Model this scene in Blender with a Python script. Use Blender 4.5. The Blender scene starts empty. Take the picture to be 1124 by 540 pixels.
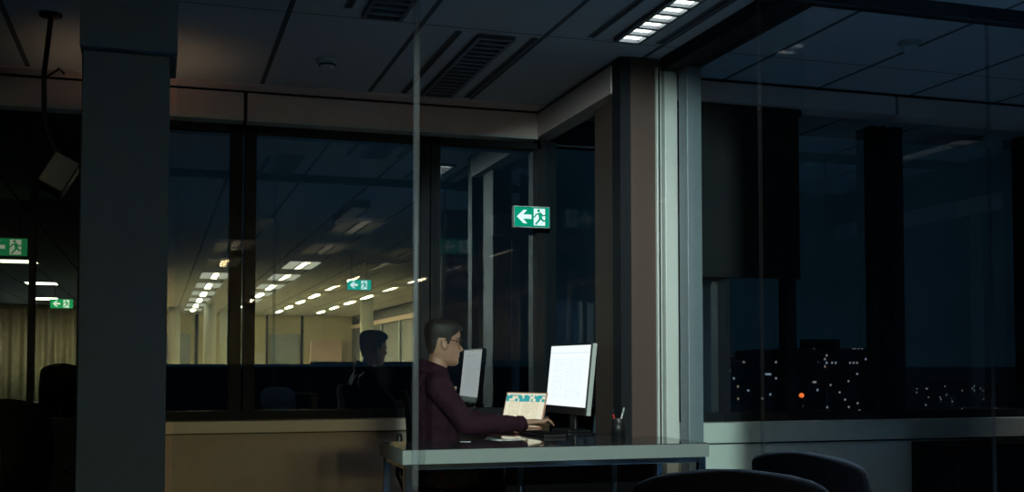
import bpy, bmesh, math, random
from mathutils import Vector, Matrix
random.seed(7)
S = bpy.context.scene
C = S.collection
PI = math.pi
R = math.radians
V = Vector

# ------------------------------------------------------------------ settings
S.view_settings.view_transform = 'Standard'
S.view_settings.look = 'None'
S.view_settings.gamma = 1.0
S.view_settings.use_curve_mapping = False
S.view_settings.exposure = 0.0
cy = S.cycles
cy.max_bounces = 10
cy.diffuse_bounces = 3
cy.glossy_bounces = 5
cy.transmission_bounces = 4
cy.transparent_max_bounces = 40
cy.sample_clamp_indirect = 2.5
cy.caustics_reflective = False
cy.caustics_refractive = False
cy.use_denoising = True

# ------------------------------------------------------------------ materials
def node_mat(name):
    m = bpy.data.materials.new(name); m.use_nodes = True
    return m, m.node_tree.nodes, m.node_tree.links

def pbr(name, col, rough=0.5, metal=0.0, spec=0.5, var=0.06, scale=30, bump=0.0):
    m, n, l = node_mat(name)
    b = n['Principled BSDF']
    b.inputs['Roughness'].default_value = rough
    b.inputs['Metallic'].default_value = metal
    b.inputs['Specular IOR Level'].default_value = spec
    tc = n.new('ShaderNodeTexCoord'); nz = n.new('ShaderNodeTexNoise')
    nz.inputs['Scale'].default_value = scale; nz.inputs['Detail'].default_value = 4
    l.new(tc.outputs['Object'], nz.inputs['Vector'])
    rp = n.new('ShaderNodeValToRGB')
    rp.color_ramp.elements[0].position = 0.3; rp.color_ramp.elements[1].position = 0.7
    rp.color_ramp.elements[0].color = [max(0, c*(1-var)) for c in col] + [1]
    rp.color_ramp.elements[1].color = [min(1, c*(1+var)) for c in col] + [1]
    l.new(nz.outputs['Fac'], rp.inputs['Fac']); l.new(rp.outputs['Color'], b.inputs['Base Color'])
    if bump:
        bp = n.new('ShaderNodeBump'); bp.inputs['Strength'].default_value = bump; bp.inputs['Distance'].default_value = 0.004
        l.new(nz.outputs['Fac'], bp.inputs['Height']); l.new(bp.outputs['Normal'], b.inputs['Normal'])
    return m

def emit(name, col, strength):
    m, n, l = node_mat(name)
    n.remove(n['Principled BSDF'])
    e = n.new('ShaderNodeEmission'); e.inputs['Color'].default_value = (*col, 1); e.inputs['Strength'].default_value = strength
    l.new(e.outputs[0], n['Material Output'].inputs['Surface'])
    return m

def glass_mat(name, refl, tint=(1, 1, 1), rough=0.0):
    m, n, l = node_mat(name)
    n.remove(n['Principled BSDF'])
    t = n.new('ShaderNodeBsdfTransparent'); t.inputs['Color'].default_value = (*tint, 1)
    if refl <= 0:
        l.new(t.outputs[0], n['Material Output'].inputs['Surface']); return m
    g = n.new('ShaderNodeBsdfGlossy'); g.inputs['Roughness'].default_value = rough
    mx = n.new('ShaderNodeMixShader'); mx.inputs[0].default_value = refl
    l.new(t.outputs[0], mx.inputs[1]); l.new(g.outputs[0], mx.inputs[2])
    l.new(mx.outputs[0], n['Material Output'].inputs['Surface'])
    return m

def math_node(n, l, op, a, b=None):
    k = n.new('ShaderNodeMath'); k.operation = op
    for i, x in enumerate((a, b)):
        if x is None: continue
        if isinstance(x, (int, float)): k.inputs[i].default_value = x
        else: l.new(x, k.inputs[i])
    return k.outputs[0]

def ceiling_mat():
    """white mineral tiles, 0.61 m wide and 1.5 m long, with recessed seams"""
    m, n, l = node_mat('ceiling_tiles')
    b = n['Principled BSDF']; b.inputs['Roughness'].default_value = 0.8; b.inputs['Specular IOR Level'].default_value = 0.2
    tc = n.new('ShaderNodeTexCoord'); sp = n.new('ShaderNodeSeparateXYZ'); l.new(tc.outputs['Object'], sp.inputs[0])
    def seam(out, off, step, w):
        f = math_node(n, l, 'FRACT', math_node(n, l, 'DIVIDE', math_node(n, l, 'ADD', out, 100*step - off + w/2), step))
        return math_node(n, l, 'LESS_THAN', f, w/step)
    a = seam(sp.outputs[0], 0.56, 0.6267, 0.026)
    c = seam(sp.outputs[1], 5.20, 1.50, 0.010)
    k = math_node(n, l, 'MAXIMUM', a, c)
    nz = n.new('ShaderNodeTexNoise'); nz.inputs['Scale'].default_value = 60; l.new(tc.outputs['Object'], nz.inputs['Vector'])
    mx = n.new('ShaderNodeMix'); mx.data_type = 'RGBA'
    mx.inputs[6].default_value = (0.58, 0.58, 0.60, 1); mx.inputs[7].default_value = (0.11, 0.12, 0.13, 1)
    l.new(k, mx.inputs[0]); l.new(mx.outputs[2], b.inputs['Base Color'])
    bp = n.new('ShaderNodeBump'); bp.inputs['Strength'].default_value = 0.08; l.new(nz.outputs['Fac'], bp.inputs['Height']); l.new(bp.outputs['Normal'], b.inputs['Normal'])
    return m

def screen_mat(name, base, ink, strength, strip=None):
    """glowing document page: ruled rows of grey words in two columns, optional teal icon strip at the top (uses UV)"""
    m, n, l = node_mat(name); n.remove(n['Principled BSDF'])
    tc = n.new('ShaderNodeTexCoord'); sp = n.new('ShaderNodeSeparateXYZ'); l.new(tc.outputs['UV'], sp.inputs[0])
    u, v = sp.outputs[0], sp.outputs[1]
    row = math_node(n, l, 'LESS_THAN', math_node(n, l, 'FRACT', math_node(n, l, 'MULTIPLY', v, 34)), 0.42)
    mp = n.new('ShaderNodeMapping'); mp.inputs['Scale'].default_value = (60, 34, 1); l.new(tc.outputs['UV'], mp.inputs[0])
    sn = n.new('ShaderNodeVectorMath'); sn.operation = 'FLOOR'; l.new(mp.outputs[0], sn.inputs[0])
    wn = n.new('ShaderNodeTexWhiteNoise'); l.new(sn.outputs[0], wn.inputs[0])
    word = math_node(n, l, 'GREATER_THAN', wn.outputs['Value'], 0.45)
    inside = math_node(n, l, 'MULTIPLY', math_node(n, l, 'GREATER_THAN', u, 0.10), math_node(n, l, 'LESS_THAN', u, 0.86))
    inside = math_node(n, l, 'MULTIPLY', inside, math_node(n, l, 'MULTIPLY', math_node(n, l, 'GREATER_THAN', v, 0.12), math_node(n, l, 'LESS_THAN', v, 0.80)))
    gap = math_node(n, l, 'GREATER_THAN', math_node(n, l, 'ABSOLUTE', math_node(n, l, 'SUBTRACT', u, 0.42)), 0.03)
    k = math_node(n, l, 'MULTIPLY', math_node(n, l, 'MULTIPLY', row, word), math_node(n, l, 'MULTIPLY', inside, gap))
    mx = n.new('ShaderNodeMix'); mx.data_type = 'RGBA'
    mx.inputs[6].default_value = (*base, 1); mx.inputs[7].default_value = (*ink, 1); l.new(k, mx.inputs[0])
    out = mx.outputs[2]
    # thin toolbar line near the top
    bar = math_node(n, l, 'LESS_THAN', math_node(n, l, 'ABSOLUTE', math_node(n, l, 'SUBTRACT', v, 0.88)), 0.008)
    m2 = n.new('ShaderNodeMix'); m2.data_type = 'RGBA'; m2.inputs[7].default_value = (*ink, 1)
    l.new(bar, m2.inputs[0]); l.new(out, m2.inputs[6]); out = m2.outputs[2]
    if strip:
        mp2 = n.new('ShaderNodeMapping'); mp2.inputs['Scale'].default_value = (26, 12, 1); l.new(tc.outputs['UV'], mp2.inputs[0])
        f2 = n.new('ShaderNodeVectorMath'); f2.operation = 'FLOOR'; l.new(mp2.outputs[0], f2.inputs[0])
        w2 = n.new('ShaderNodeTexWhiteNoise'); l.new(f2.outputs[0], w2.inputs[0])
        on = math_node(n, l, 'MULTIPLY', math_node(n, l, 'GREATER_THAN', w2.outputs['Value'], 0.38),
                       math_node(n, l, 'MULTIPLY', math_node(n, l, 'GREATER_THAN', v, 0.74), math_node(n, l, 'LESS_THAN', v, 0.95)))
        m3 = n.new('ShaderNodeMix'); m3.data_type = 'RGBA'; m3.inputs[7].default_value = (*strip, 1)
        l.new(on, m3.inputs[0]); l.new(out, m3.inputs[6]); out = m3.outputs[2]
    e = n.new('ShaderNodeEmission'); e.inputs['Strength'].default_value = strength
    l.new(out, e.inputs['Color']); l.new(e.outputs[0], n['Material Output'].inputs['Surface'])
    return m

def building_mat(name, seed, lit):
    """dark facade with a grid of windows, a few of them lit (lit windows emit)"""
    m, n, l = node_mat(name); b = n['Principled BSDF']
    b.inputs['Base Color'].default_value = (0.02, 0.022, 0.028, 1); b.inputs['Roughness'].default_value = 0.7
    tc = n.new('ShaderNodeTexCoord'); mp = n.new('ShaderNodeMapping'); mp.inputs['Location'].default_value = (seed*3.3, seed, seed*7.1)
    mp.inputs['Scale'].default_value = (0.75, 0.75, 0.42); l.new(tc.outputs['Object'], mp.inputs[0])
    f = n.new('ShaderNodeVectorMath'); f.operation = 'FLOOR'; l.new(mp.outputs[0], f.inputs[0])
    r = n.new('ShaderNodeVectorMath'); r.operation = 'FRACTION'; l.new(mp.outputs[0], r.inputs[0])
    wn = n.new('ShaderNodeTexWhiteNoise'); l.new(f.outputs[0], wn.inputs[0])
    sp = n.new('ShaderNodeSeparateXYZ'); l.new(r.outputs[0], sp.inputs[0])
    w = math_node(n, l, 'MULTIPLY', math_node(n, l, 'GREATER_THAN', sp.outputs[2], 0.45), math_node(n, l, 'GREATER_THAN', wn.outputs['Value'], 1-lit))
    ramp = n.new('ShaderNodeValToRGB'); l.new(wn.outputs['Color'], ramp.inputs[0])
    ramp.color_ramp.elements[0].color = (1, 0.55, 0.25, 1); ramp.color_ramp.elements[1].color = (0.75, 0.85, 1, 1)
    l.new(ramp.outputs[0], b.inputs['Emission Color'])
    l.new(math_node(n, l, 'MULTIPLY', w, 0.35), b.inputs['Emission Strength'])
    return m

M = {}
M['ceiling'] = ceiling_mat()
M['beige_carpet'] = pbr('beige_carpet', (0.40, 0.37, 0.28), 0.95, var=0.2, scale=140, spec=0.1)
M['carpet'] = pbr('carpet', (0.13, 0.19, 0.25), 0.95, var=0.3, scale=140, bump=0.3, spec=0.1)
M['white_wall'] = pbr('painted_panel', (0.85, 0.86, 0.78), 0.55, var=0.03)
M['warm_panel'] = pbr('beige_panel', (0.52, 0.39, 0.32), 0.55, var=0.04)
M['sill'] = pbr('sill_laminate', (0.74, 0.60, 0.46), 0.4, var=0.03)
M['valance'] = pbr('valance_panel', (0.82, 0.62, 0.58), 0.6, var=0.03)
M['groove'] = pbr('shadow_gap', (0.03, 0.03, 0.035), 0.8)
M['dark_frame'] = pbr('dark_aluminium', (0.016, 0.018, 0.023), 0.6, 0.0, var=0.1, spec=0.15)
M['column'] = pbr('column_paint', (0.024, 0.058, 0.085), 0.7, var=0.05, scale=8)
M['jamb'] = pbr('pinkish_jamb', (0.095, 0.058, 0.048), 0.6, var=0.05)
M['white_metal'] = pbr('white_aluminium', (0.70, 0.72, 0.67), 0.35, var=0.03)
M['grey_metal'] = pbr('grey_aluminium', (0.22, 0.26, 0.29), 0.45, 0.2, var=0.05)
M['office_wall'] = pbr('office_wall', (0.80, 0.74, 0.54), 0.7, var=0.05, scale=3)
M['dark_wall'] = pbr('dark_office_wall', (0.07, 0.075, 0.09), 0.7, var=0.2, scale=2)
M['black_plastic'] = pbr('black_plastic', (0.012, 0.012, 0.014), 0.4, var=0.2)
M['black_fabric'] = pbr('black_fabric', (0.004, 0.004, 0.005), 0.95, var=0.3, scale=220, bump=0.4, spec=0.05)
M['desk_edge'] = pbr('desk_edge', (0.27, 0.295, 0.28), 0.35, var=0.03)
M['desk_top'] = pbr('dark_glossy_top', (0.035, 0.037, 0.042), 0.06, var=0.1, spec=0.7)
M['chrome'] = pbr('chrome', (0.55, 0.57, 0.60), 0.12, 1.0, var=0.04)
M['skin'] = pbr('skin', (0.40, 0.215, 0.135), 0.5, var=0.06, scale=25)
M['hair'] = pbr('black_hair', (0.010, 0.009, 0.010), 0.55, var=0.4, scale=160, bump=0.6)
M['shirt'] = pbr('burgundy_shirt', (0.028, 0.0085, 0.017), 0.85, var=0.18, scale=90, bump=0.25, spec=0.2)
M['trousers'] = pbr('dark_trousers', (0.018, 0.019, 0.026), 0.9, var=0.2, scale=160, bump=0.2, spec=0.2)
M['leather'] = pbr('black_leather', (0.012, 0.010, 0.010), 0.35)
M['silver'] = pbr('pale_plastic', (0.62, 0.64, 0.62), 0.4, var=0.03)
M['rose'] = pbr('rose_gold_metal', (0.80, 0.42, 0.30), 0.35, 0.4, var=0.04)
M['glint'] = pbr('glint_white', (0.80, 0.80, 0.78), 0.8, var=0.03)
M['red'] = pbr('red_plastic', (0.5, 0.03, 0.03), 0.4)
M['lens'] = glass_mat('lens', 0.06)
M['curtain'] = pbr('pale_curtain', (0.72, 0.62, 0.42), 0.9, var=0.12, scale=6)
M['speaker_grille'] = pbr('pale_grille', (0.48, 0.43, 0.36), 0.6, var=0.15, scale=300, bump=0.3)
M['lampshade'] = pbr('brass', (0.6, 0.4, 0.18), 0.35, 0.8)
M['blind'] = pbr('dark_roller_blind', (0.007, 0.008, 0.010), 0.85, var=0.1, scale=80)
M['screen_fabric'] = pbr('dark_desk_screen', (0.008, 0.009, 0.013), 0.95, var=0.3, scale=60, spec=0.1)
M['window'] = glass_mat('window_coating', 0.36, (0.9, 0.95, 1.0))
M['clear'] = glass_mat('clear_glass', 0.0, (0.97, 0.985, 0.98))
M['front_glass'] = glass_mat('partition_glass', 0.010, (0.84, 0.935, 0.985))
M['side_glass'] = glass_mat('side_partition_glass', 0.015, (0.95, 0.98, 0.98))
M['joint'] = glass_mat('silicone_joint', 0.0, (0.8,0.86,0.9)); _j = M['joint'].node_tree; _d = _j.nodes.new('ShaderNodeBsdfDiffuse'); _d.inputs[0].default_value = (0.30, 0.33, 0.35, 1); _m = _j.nodes.new('ShaderNodeMixShader'); _m.inputs[0].default_value = 0.10
_j.links.new(_j.nodes['Transparent BSDF'].outputs[0], _m.inputs[1]); _j.links.new(_d.outputs[0], _m.inputs[2]); _j.links.new(_m.outputs[0], _j.nodes['Material Output'].inputs[0])
M['louvre'] = pbr('louvre_metal', (0.14, 0.16, 0.18), 0.5, 0.2)
M['tube_off'] = pbr('unlit_diffuser', (0.40, 0.46, 0.50), 0.5)
M['tube_on'] = emit('lit_tube', (1.0, 0.95, 0.86), 5.0)
M['office_lamp'] = emit('office_lamp', (1.0, 0.88, 0.62), 8.0)
M['panel_glow'] = emit('panel_glow', (1.0, 0.86, 0.58), 1.6)  # tube light reflected by the side panels, given as emission
M['dim_lamp'] = pbr('dim_lamp_panel', (0.55, 0.48, 0.38), 0.5)
M['sign_green'] = emit('sign_green', (0.0, 0.38, 0.22), 0.85)
M['sign_white'] = emit('sign_white', (0.85, 1.0, 0.93), 1.1)
M['sign_green_dull'] = emit('sign_green_dull', (0.02, 0.20, 0.06), 0.5)
M['sign_white_dull'] = emit('sign_white_dull', (0.9, 0.85, 0.5), 0.30)
M['sign_green_far'] = emit('sign_green_far', (0.02, 0.40, 0.10), 0.8)
M['sign_white_far'] = emit('sign_white_far', (0.95, 1.0, 0.65), 0.9)
M['sign_green_office'] = emit('sign_green_office', (0.02, 0.55, 0.36), 2.2)
M['sign_white_office'] = emit('sign_white_office', (0.85, 1.0, 0.93), 3.0)
M['monitor_screen'] = screen_mat('monitor_page', (1.0, 1.0, 0.95), (0.80, 0.83, 0.85), 1.15)
M['laptop_screen'] = screen_mat('laptop_page', (1.0, 0.86, 0.62), (0.75, 0.55, 0.30), 0.95, (0.05, 0.40, 0.40))
M['night_ground'] = pbr('night_ground', (0.01, 0.01, 0.012), 0.9)

# ------------------------------------------------------------------ mesh helpers
def box_bm(x0, x1, y0, y1, z0, z1, bevel=0.0, bm=None):
    bm2 = bmesh.new()
    bmesh.ops.create_cube(bm2, size=1)
    for v in bm2.verts:
        v.co = V(((x0+x1)/2 + v.co.x*(x1-x0), (y0+y1)/2 + v.co.y*(y1-y0), (z0+z1)/2 + v.co.z*(z1-z0)))
    if bevel > 0:
        bmesh.ops.bevel(bm2, geom=bm2.edges[:], offset=bevel, segments=2, affect='EDGES', profile=0.5)
    if bm is None: return bm2
    merge(bm, bm2); return bm

def merge(bm, other, mat=None):
    me = bpy.data.meshes.new('tmp'); other.to_mesh(me); other.free()
    if mat is not None: me.transform(mat)
    bm.from_mesh(me); bpy.data.meshes.remove(me)

def frame_of(d):
    d = d.normalized(); up = V((0, 0, 1)) if abs(d.z) < 0.95 else V((0, 1, 0))
    a = d.cross(up).normalized(); b = a.cross(d).normalized()
    return a, b

def loft(rings, bm=None, closed=True):
    """rings: list of lists of points (same count); skins them and closes both ends"""
    bm = bm or bmesh.new()
    vs = [[bm.verts.new(p) for p in r] for r in rings]
    k = len(rings[0])
    for i in range(len(vs)-1):
        for j in range(k):
            bm.faces.new((vs[i][j], vs[i][(j+1) % k], vs[i+1][(j+1) % k], vs[i+1][j]))
    if closed:
        bm.faces.new(list(reversed(vs[0]))); bm.faces.new(vs[-1])
    return bm

def limb(bm, pts, rads, k=14):
    """tapered round limb with rounded ends through pts"""
    pts = [V(p) for p in pts]
    P, Rr = [], []
    d0 = (pts[1]-pts[0]).normalized(); d1 = (pts[-1]-pts[-2]).normalized()
    for a in (80, 55, 25):
        P.append(pts[0] - d0*rads[0]*math.sin(R(a))); Rr.append(rads[0]*math.cos(R(a)))
    P += pts; Rr += list(rads)
    for a in (25, 55, 80):
        P.append(pts[-1] + d1*rads[-1]*math.sin(R(a))); Rr.append(rads[-1]*math.cos(R(a)))
    rings = []
    n = len(P)
    a_prev = None
    for i in range(n):
        d = (P[min(i+1, n-1)] - P[max(i-1, 0)]).normalized()
        if a_prev is None: a, b = frame_of(d)
        else:
            a = (a_prev - d*a_prev.dot(d)).normalized(); b = d.cross(a).normalized() * -1
            b = a.cross(d).normalized()
        a_prev = a
        rings.append([P[i] + (a*math.cos(2*PI*j/k) + b*math.sin(2*PI*j/k))*Rr[i] for j in range(k)])
    loft(rings, bm)
    return bm

def tube(p0, p1, r, r1=None, k=16, bm=None):
    p0, p1 = V(p0), V(p1); a, b = frame_of(p1-p0); r1 = r if r1 is None else r1
    return loft([[p + (a*math.cos(2*PI*j/k)+b*math.sin(2*PI*j/k))*q for j in range(k)] for p, q in ((p0, r), (p1, r1))], bm)

def lathe(profile, k=28, bm=None, at=(0, 0, 0)):
    at = V(at)
    return loft([[at + V((r*math.cos(2*PI*j/k), r*math.sin(2*PI*j/k), z)) for j in range(k)] for r, z in profile], bm)

def prism(poly, y0, y1, bm=None):
    """extrudes a polygon given in (x, z) along y"""
    return loft([[V((x, y0, z)) for x, z in poly], [V((x, y1, z)) for x, z in poly]], bm)

def obj(name, bm, mat, parent=None, smooth=False, loc=None):
    bmesh.ops.recalc_face_normals(bm, faces=bm.faces[:])
    me = bpy.data.meshes.new(name); bm.to_mesh(me); bm.free()
    for p in me.polygons: p.use_smooth = smooth
    for k in (mat if isinstance(mat, (list, tuple)) else [mat]): me.materials.append(k)
    o = bpy.data.objects.new(name, me); C.objects.link(o)
    if parent: o.parent = parent
    if loc: o.location = loc
    return o

def tag(o, label=None, cat=None, group=None, kind=None):
    if label: o['label'] = label
    if cat: o['category'] = cat
    if group: o['group'] = group
    if kind: o['kind'] = kind
    return o

def thing(name, label, cat, loc=(0, 0, 0), rz=0, group=None):
    o = bpy.data.objects.new(name, None); C.objects.link(o)
    o.empty_display_size = 0.1
    o.location = loc; o.rotation_euler = (0, 0, rz)
    return tag(o, label, cat, group)

def struct(name, bm, mat, label=None, cat=None, parent=None):
    o = obj(name, bm, mat, parent)
    if parent is None: tag(o, label, cat, None, 'structure')
    return o

def dup(root, loc, rz=None, label=None, group=None):
    r = root.copy(); C.objects.link(r); r.location = loc
    if rz is not None: r.rotation_euler = (0, 0, rz)
    if label: r['label'] = label
    if group: r['group'] = group
    for ch in list(root.children):
        c = ch.copy(); C.objects.link(c); c.parent = r
        for g in list(ch.children):
            d = g.copy(); C.objects.link(d); d.parent = c
    return r

def fuse(name, bm, voxel, mat, parent, smooth_it=6, noise=0.0, nscale=0.06):
    """welds overlapping closed shapes into one continuous skin"""
    me = bpy.data.meshes.new('raw'); bm.to_mesh(me); bm.free()
    o = bpy.data.objects.new('raw', me); C.objects.link(o)
    md = o.modifiers.new('r', 'REMESH'); md.mode = 'VOXEL'; md.voxel_size = voxel; md.use_smooth_shade = True
    sm = o.modifiers.new('s', 'SMOOTH'); sm.iterations = smooth_it; sm.factor = 0.5
    if noise:
        t = bpy.data.textures.new('folds', 'CLOUDS'); t.noise_scale = nscale; t.noise_depth = 1
        dm = o.modifiers.new('d', 'DISPLACE'); dm.texture = t; dm.strength = noise; dm.mid_level = 0.5; dm.texture_coords = 'LOCAL'
    dg = bpy.context.evaluated_depsgraph_get()
    out = bpy.data.meshes.new_from_object(o.evaluated_get(dg))
    bpy.data.objects.remove(o); bpy.data.meshes.remove(me)
    out.name = name
    out.materials.clear(); out.materials.append(mat)
    for p in out.polygons: p.use_smooth = True
    r = bpy.data.objects.new(name, out); C.objects.link(r); r.parent = parent
    return r

# ------------------------------------------------------------------ camera
cam = bpy.data.cameras.new('camera'); co = bpy.data.objects.new('camera', cam); C.objects.link(co)
cam.sensor_width = 36; cam.lens = 36*1235/1124
YAW, PITCH = 17.5, 2.5
co.location = (0, 0, 1.10); co.rotation_euler = (R(90+PITCH), 0, R(-YAW))
cam.shift_y = 77/1124
cam.clip_end = 200000; cam.clip_start = 0.05
S.camera = co

# ------------------------------------------------------------------ world: deep blue night
w = bpy.data.worlds.new('night'); S.world = w; w.use_nodes = True
wn_, wl_ = w.node_tree.nodes, w.node_tree.links
tc = wn_.new('ShaderNodeTexCoord'); nz = wn_.new('ShaderNodeTexNoise'); nz.inputs['Scale'].default_value = 3.0; nz.inputs['Detail'].default_value = 3
wl_.new(tc.outputs['Generated'], nz.inputs['Vector'])
rp = wn_.new('ShaderNodeValToRGB'); rp.color_ramp.elements[0].position = 0.3; rp.color_ramp.elements[1].position = 0.75
rp.color_ramp.elements[0].color = (0.06, 0.17, 0.25, 1); rp.color_ramp.elements[1].color = (0.26, 0.78, 1.2, 1)
wl_.new(nz.outputs['Fac'], rp.inputs['Fac']); wl_.new(rp.outputs['Color'], wn_['Background'].inputs[0])
wn_['Background'].inputs[1].default_value = 0.020

# ------------------------------------------------------------------ room shell
CZ = 2.73          # ceiling
GY = 6.95          # back window glass
FG = 4.20          # front glass partition
SILL = 0.778
OY = -23.5         # far end wall of the open office
struct('floor_office', box_bm(-5.2, 6.2, OY, -7.0, -0.12, 0), M['beige_carpet'], 'beige carpet of the lit far office', 'floor')
struct('floor', box_bm(-5.2, 6.2, -7.0, 6.95, -0.12, 0), M['carpet'], 'dark carpeted floor of the office', 'floor')
struct('ceiling', box_bm(-5.2, 6.2, OY, 6.95, CZ, CZ+0.12), M['ceiling'], 'white tiled office ceiling with dark seams', 'ceiling')
# office around and behind the viewer (seen mirrored in the night window)
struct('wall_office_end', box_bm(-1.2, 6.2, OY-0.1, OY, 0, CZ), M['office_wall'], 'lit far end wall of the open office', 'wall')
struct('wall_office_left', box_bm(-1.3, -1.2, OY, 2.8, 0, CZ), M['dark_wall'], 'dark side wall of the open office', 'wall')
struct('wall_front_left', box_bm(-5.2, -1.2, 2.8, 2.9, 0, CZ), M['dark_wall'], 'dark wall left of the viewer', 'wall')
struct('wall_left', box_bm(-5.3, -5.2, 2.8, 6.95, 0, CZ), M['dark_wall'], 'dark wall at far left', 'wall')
struct('wall_light_block', box_bm(2.85, 6.2, 2.40, 2.50, 0, CZ), M['dark_wall'], 'added dark wall right of the viewer blocking far office light', 'wall')  # unseen wall added to keep far office light off the right sill
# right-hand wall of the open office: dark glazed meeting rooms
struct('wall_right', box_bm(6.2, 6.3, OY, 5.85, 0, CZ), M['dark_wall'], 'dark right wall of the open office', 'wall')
for k in range(11):
    y = 4.4 - k*2.5
    struct('trim_%d' % (20+k), box_bm(6.14, 6.2, y-0.07, y+0.07, 0, 2.3), M['grey_metal'], 'grey upright on the right office wall', 'trim')
struct('trim_31', box_bm(6.12, 6.2, OY, 5.8, 2.3, 2.42), M['valance'], 'pale band along the right office wall', 'trim')

# ---- window walls
def pane(name, x0, x1, y, z0, z1, coat, label, parent=None, th=0.012, axis='y'):
    """a real sheet of glass: the coating sits on the room side"""
    if axis == 'y': bm = box_bm(x0, x1, y, y+th, z0, z1)
    else: bm = box_bm(y, y+th, x0, x1, z0, z1)
    o = obj(name, bm, [M[coat], M['clear']], parent)
    nrm = V((0, -1, 0)) if axis == 'y' else V((-1, 0, 0))
    for p in o.data.polygons: p.material_index = 0 if p.normal.dot(nrm) > 0.9 else 1
    if parent is None: tag(o, label, 'window', None, 'structure')
    return o

# centre bay: back wall at Y = 6.75, glass at 6.95
struct('wall_back', box_bm(-0.22, 2.36, 6.75, 7.05, 0, 0.700), M['warm_panel'], 'beige panel wall under the centre window sill', 'wall')
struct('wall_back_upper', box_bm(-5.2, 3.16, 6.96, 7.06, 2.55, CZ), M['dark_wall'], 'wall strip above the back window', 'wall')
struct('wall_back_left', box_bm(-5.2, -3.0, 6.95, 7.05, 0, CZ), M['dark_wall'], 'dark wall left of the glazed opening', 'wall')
sill = struct('trim_1', box_bm(-0.24, 2.36, 6.70, 6.95, 0.708, SILL, 0.004), M['sill'], 'pale window sill under the centre window', 'sill')
struct('trim_2', box_bm(-0.24, 2.36, 6.76, 6.95, 0.690, 0.708), M['groove'], 'shadow gap beneath the centre sill', 'trim')
struct('wall_back_right', box_bm(2.36, 3.1, 6.90, 7.05, 0, SILL), M['dark_wall'], 'low dark wall under the corner glass', 'wall')
w1 = pane('window_1', -0.22, 3.1, GY, SILL, 2.55, 'window', 'dark night window mirroring the lit office behind the desk')
for (a, b) in ((0.405, 0.475), (0.49, 0.555), (1.565, 1.62), (1.632, 1.69), (2.335, 2.465)):
    obj('mullion', box_bm(a, b, 6.86, 6.949, SILL, 2.60), M['dark_frame'], w1)
obj('head_rail', box_bm(-0.22, 2.36, 6.86, 6.949, 2.50, 2.60), M['dark_frame'], w1)
obj('bottom_rail', box_bm(-0.22, 3.1, 6.87, 6.949, SILL, SILL+0.05), M['dark_frame'], w1)
# valances
for i, (a, b) in enumerate(((-3.0, 0.47), (0.49, 2.30))):
    o = struct('trim_%d' % (3+i), box_bm(a, b, 6.75, 6.86, 2.555, CZ-0.022, 0.003), M['valance'], ('left' if i == 0 else 'right') + ' pale panel of the valance above the back window', 'valance')
    obj('bottom_lip', box_bm(a, b, 6.742, 6.86, 2.540, 2.555), M['silver'], o)
struct('trim_5', box_bm(-3.0, 2.30, 6.77, 6.95, CZ-0.022, CZ), M['groove'], 'shadow gap above the back valance', 'trim')
struct('trim_6', box_bm(2.30, 2.42, 5.54, 6.86, 2.555, CZ-0.022, 0.003), M['valance'], 'pale valance panel along the right side wall', 'valance')
struct('trim_7', box_bm(2.32, 2.42, 5.54, 6.86, CZ-0.022, CZ), M['groove'], 'shadow gap above the side valance', 'trim')
struct('trim_8', box_bm(-3.0, 2.30, 6.60, 6.75, CZ-0.010, CZ-0.0002), M['valance'], 'flat ceiling border strip along the back valance', 'trim')
# right side partition of the bay (clear glass)
pane('window_2', 5.54, 6.86, 2.40, 0.0, 2.555, 'front_glass', 'clear side glass right of the monitor', axis='x')
struct('trim_9', box_bm(2.31, 2.40, 5.43, 5.54, 0, CZ-0.0), M['dark_frame'], 'black upright at the end of the side glass', 'trim')
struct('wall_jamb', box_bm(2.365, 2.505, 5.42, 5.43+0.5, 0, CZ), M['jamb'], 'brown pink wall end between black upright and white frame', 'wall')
o = struct('trim_10', box_bm(2.505, 2.535, 5.40, 5.56, 0, CZ-0.05, 0.003), M['white_metal'], 'white door frame upright beside the brown wall end', 'door frame')
obj('groove', box_bm(2.535, 2.549, 5.43, 5.55, 0, CZ-0.05), M['groove'], o)
obj('frame_rail', box_bm(2.549, 2.622, 5.39, 5.56, 0, CZ-0.05, 0.004), M['white_metal'], o)
obj('frame_bead', box_bm(2.515, 2.522, 5.394, 5.41, 0, CZ-0.05), M['groove'], o)
struct('trim_11', box_bm(2.613, 2.697, 5.26, 5.36, 0, CZ-0.06, 0.004), M['grey_metal'], 'grey post right of the white door frame', 'post')
# head track of the side partition that runs towards the viewer
struct('trim_12', box_bm(2.53, 2.70, FG, 5.40, CZ-0.07, CZ), M['dark_frame'], 'dark ceiling track of the side partition', 'trim')
pane('window_3', FG+0.02, 5.26, 2.65, 0.0, CZ-0.07, 'side_glass', 'glass side partition at the right end of the desk', axis='x')

# right bay: window wall at Y = 5.7
struct('wall_right_bay', box_bm(2.625, 6.2, 5.70, 5.95, 0, 0.655), M['white_wall'], 'pale wall panel under the right window', 'wall')
struct('trim_13', box_bm(2.625, 6.2, 5.69, 5.95, 0.664, SILL, 0.003), M['white_wall'], 'pale window sill box under the right window', 'sill')
struct('trim_14', box_bm(2.625, 6.2, 5.71, 5.95, 0.655, 0.664), M['groove'], 'shadow line under the right sill', 'trim')
w4 = pane('window_4', 2.62, 6.2, 5.86, SILL, 2.62, 'window', 'dark right window looking over the night city')
for (a, b) in ((2.62, 2.70), (3.10, 3.135), (3.50, 3.57), (4.10, 4.14), (4.17, 4.20), (4.24, 4.32), (5.2, 5.26)):
    obj('mullion', box_bm(a, b, 5.78, 5.859, SILL, 2.55), M['dark_frame'], w4)
obj('bottom_rail', box_bm(2.62, 6.2, 5.79, 5.859, SILL, SILL+0.05), M['dark_frame'], w4)
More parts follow.
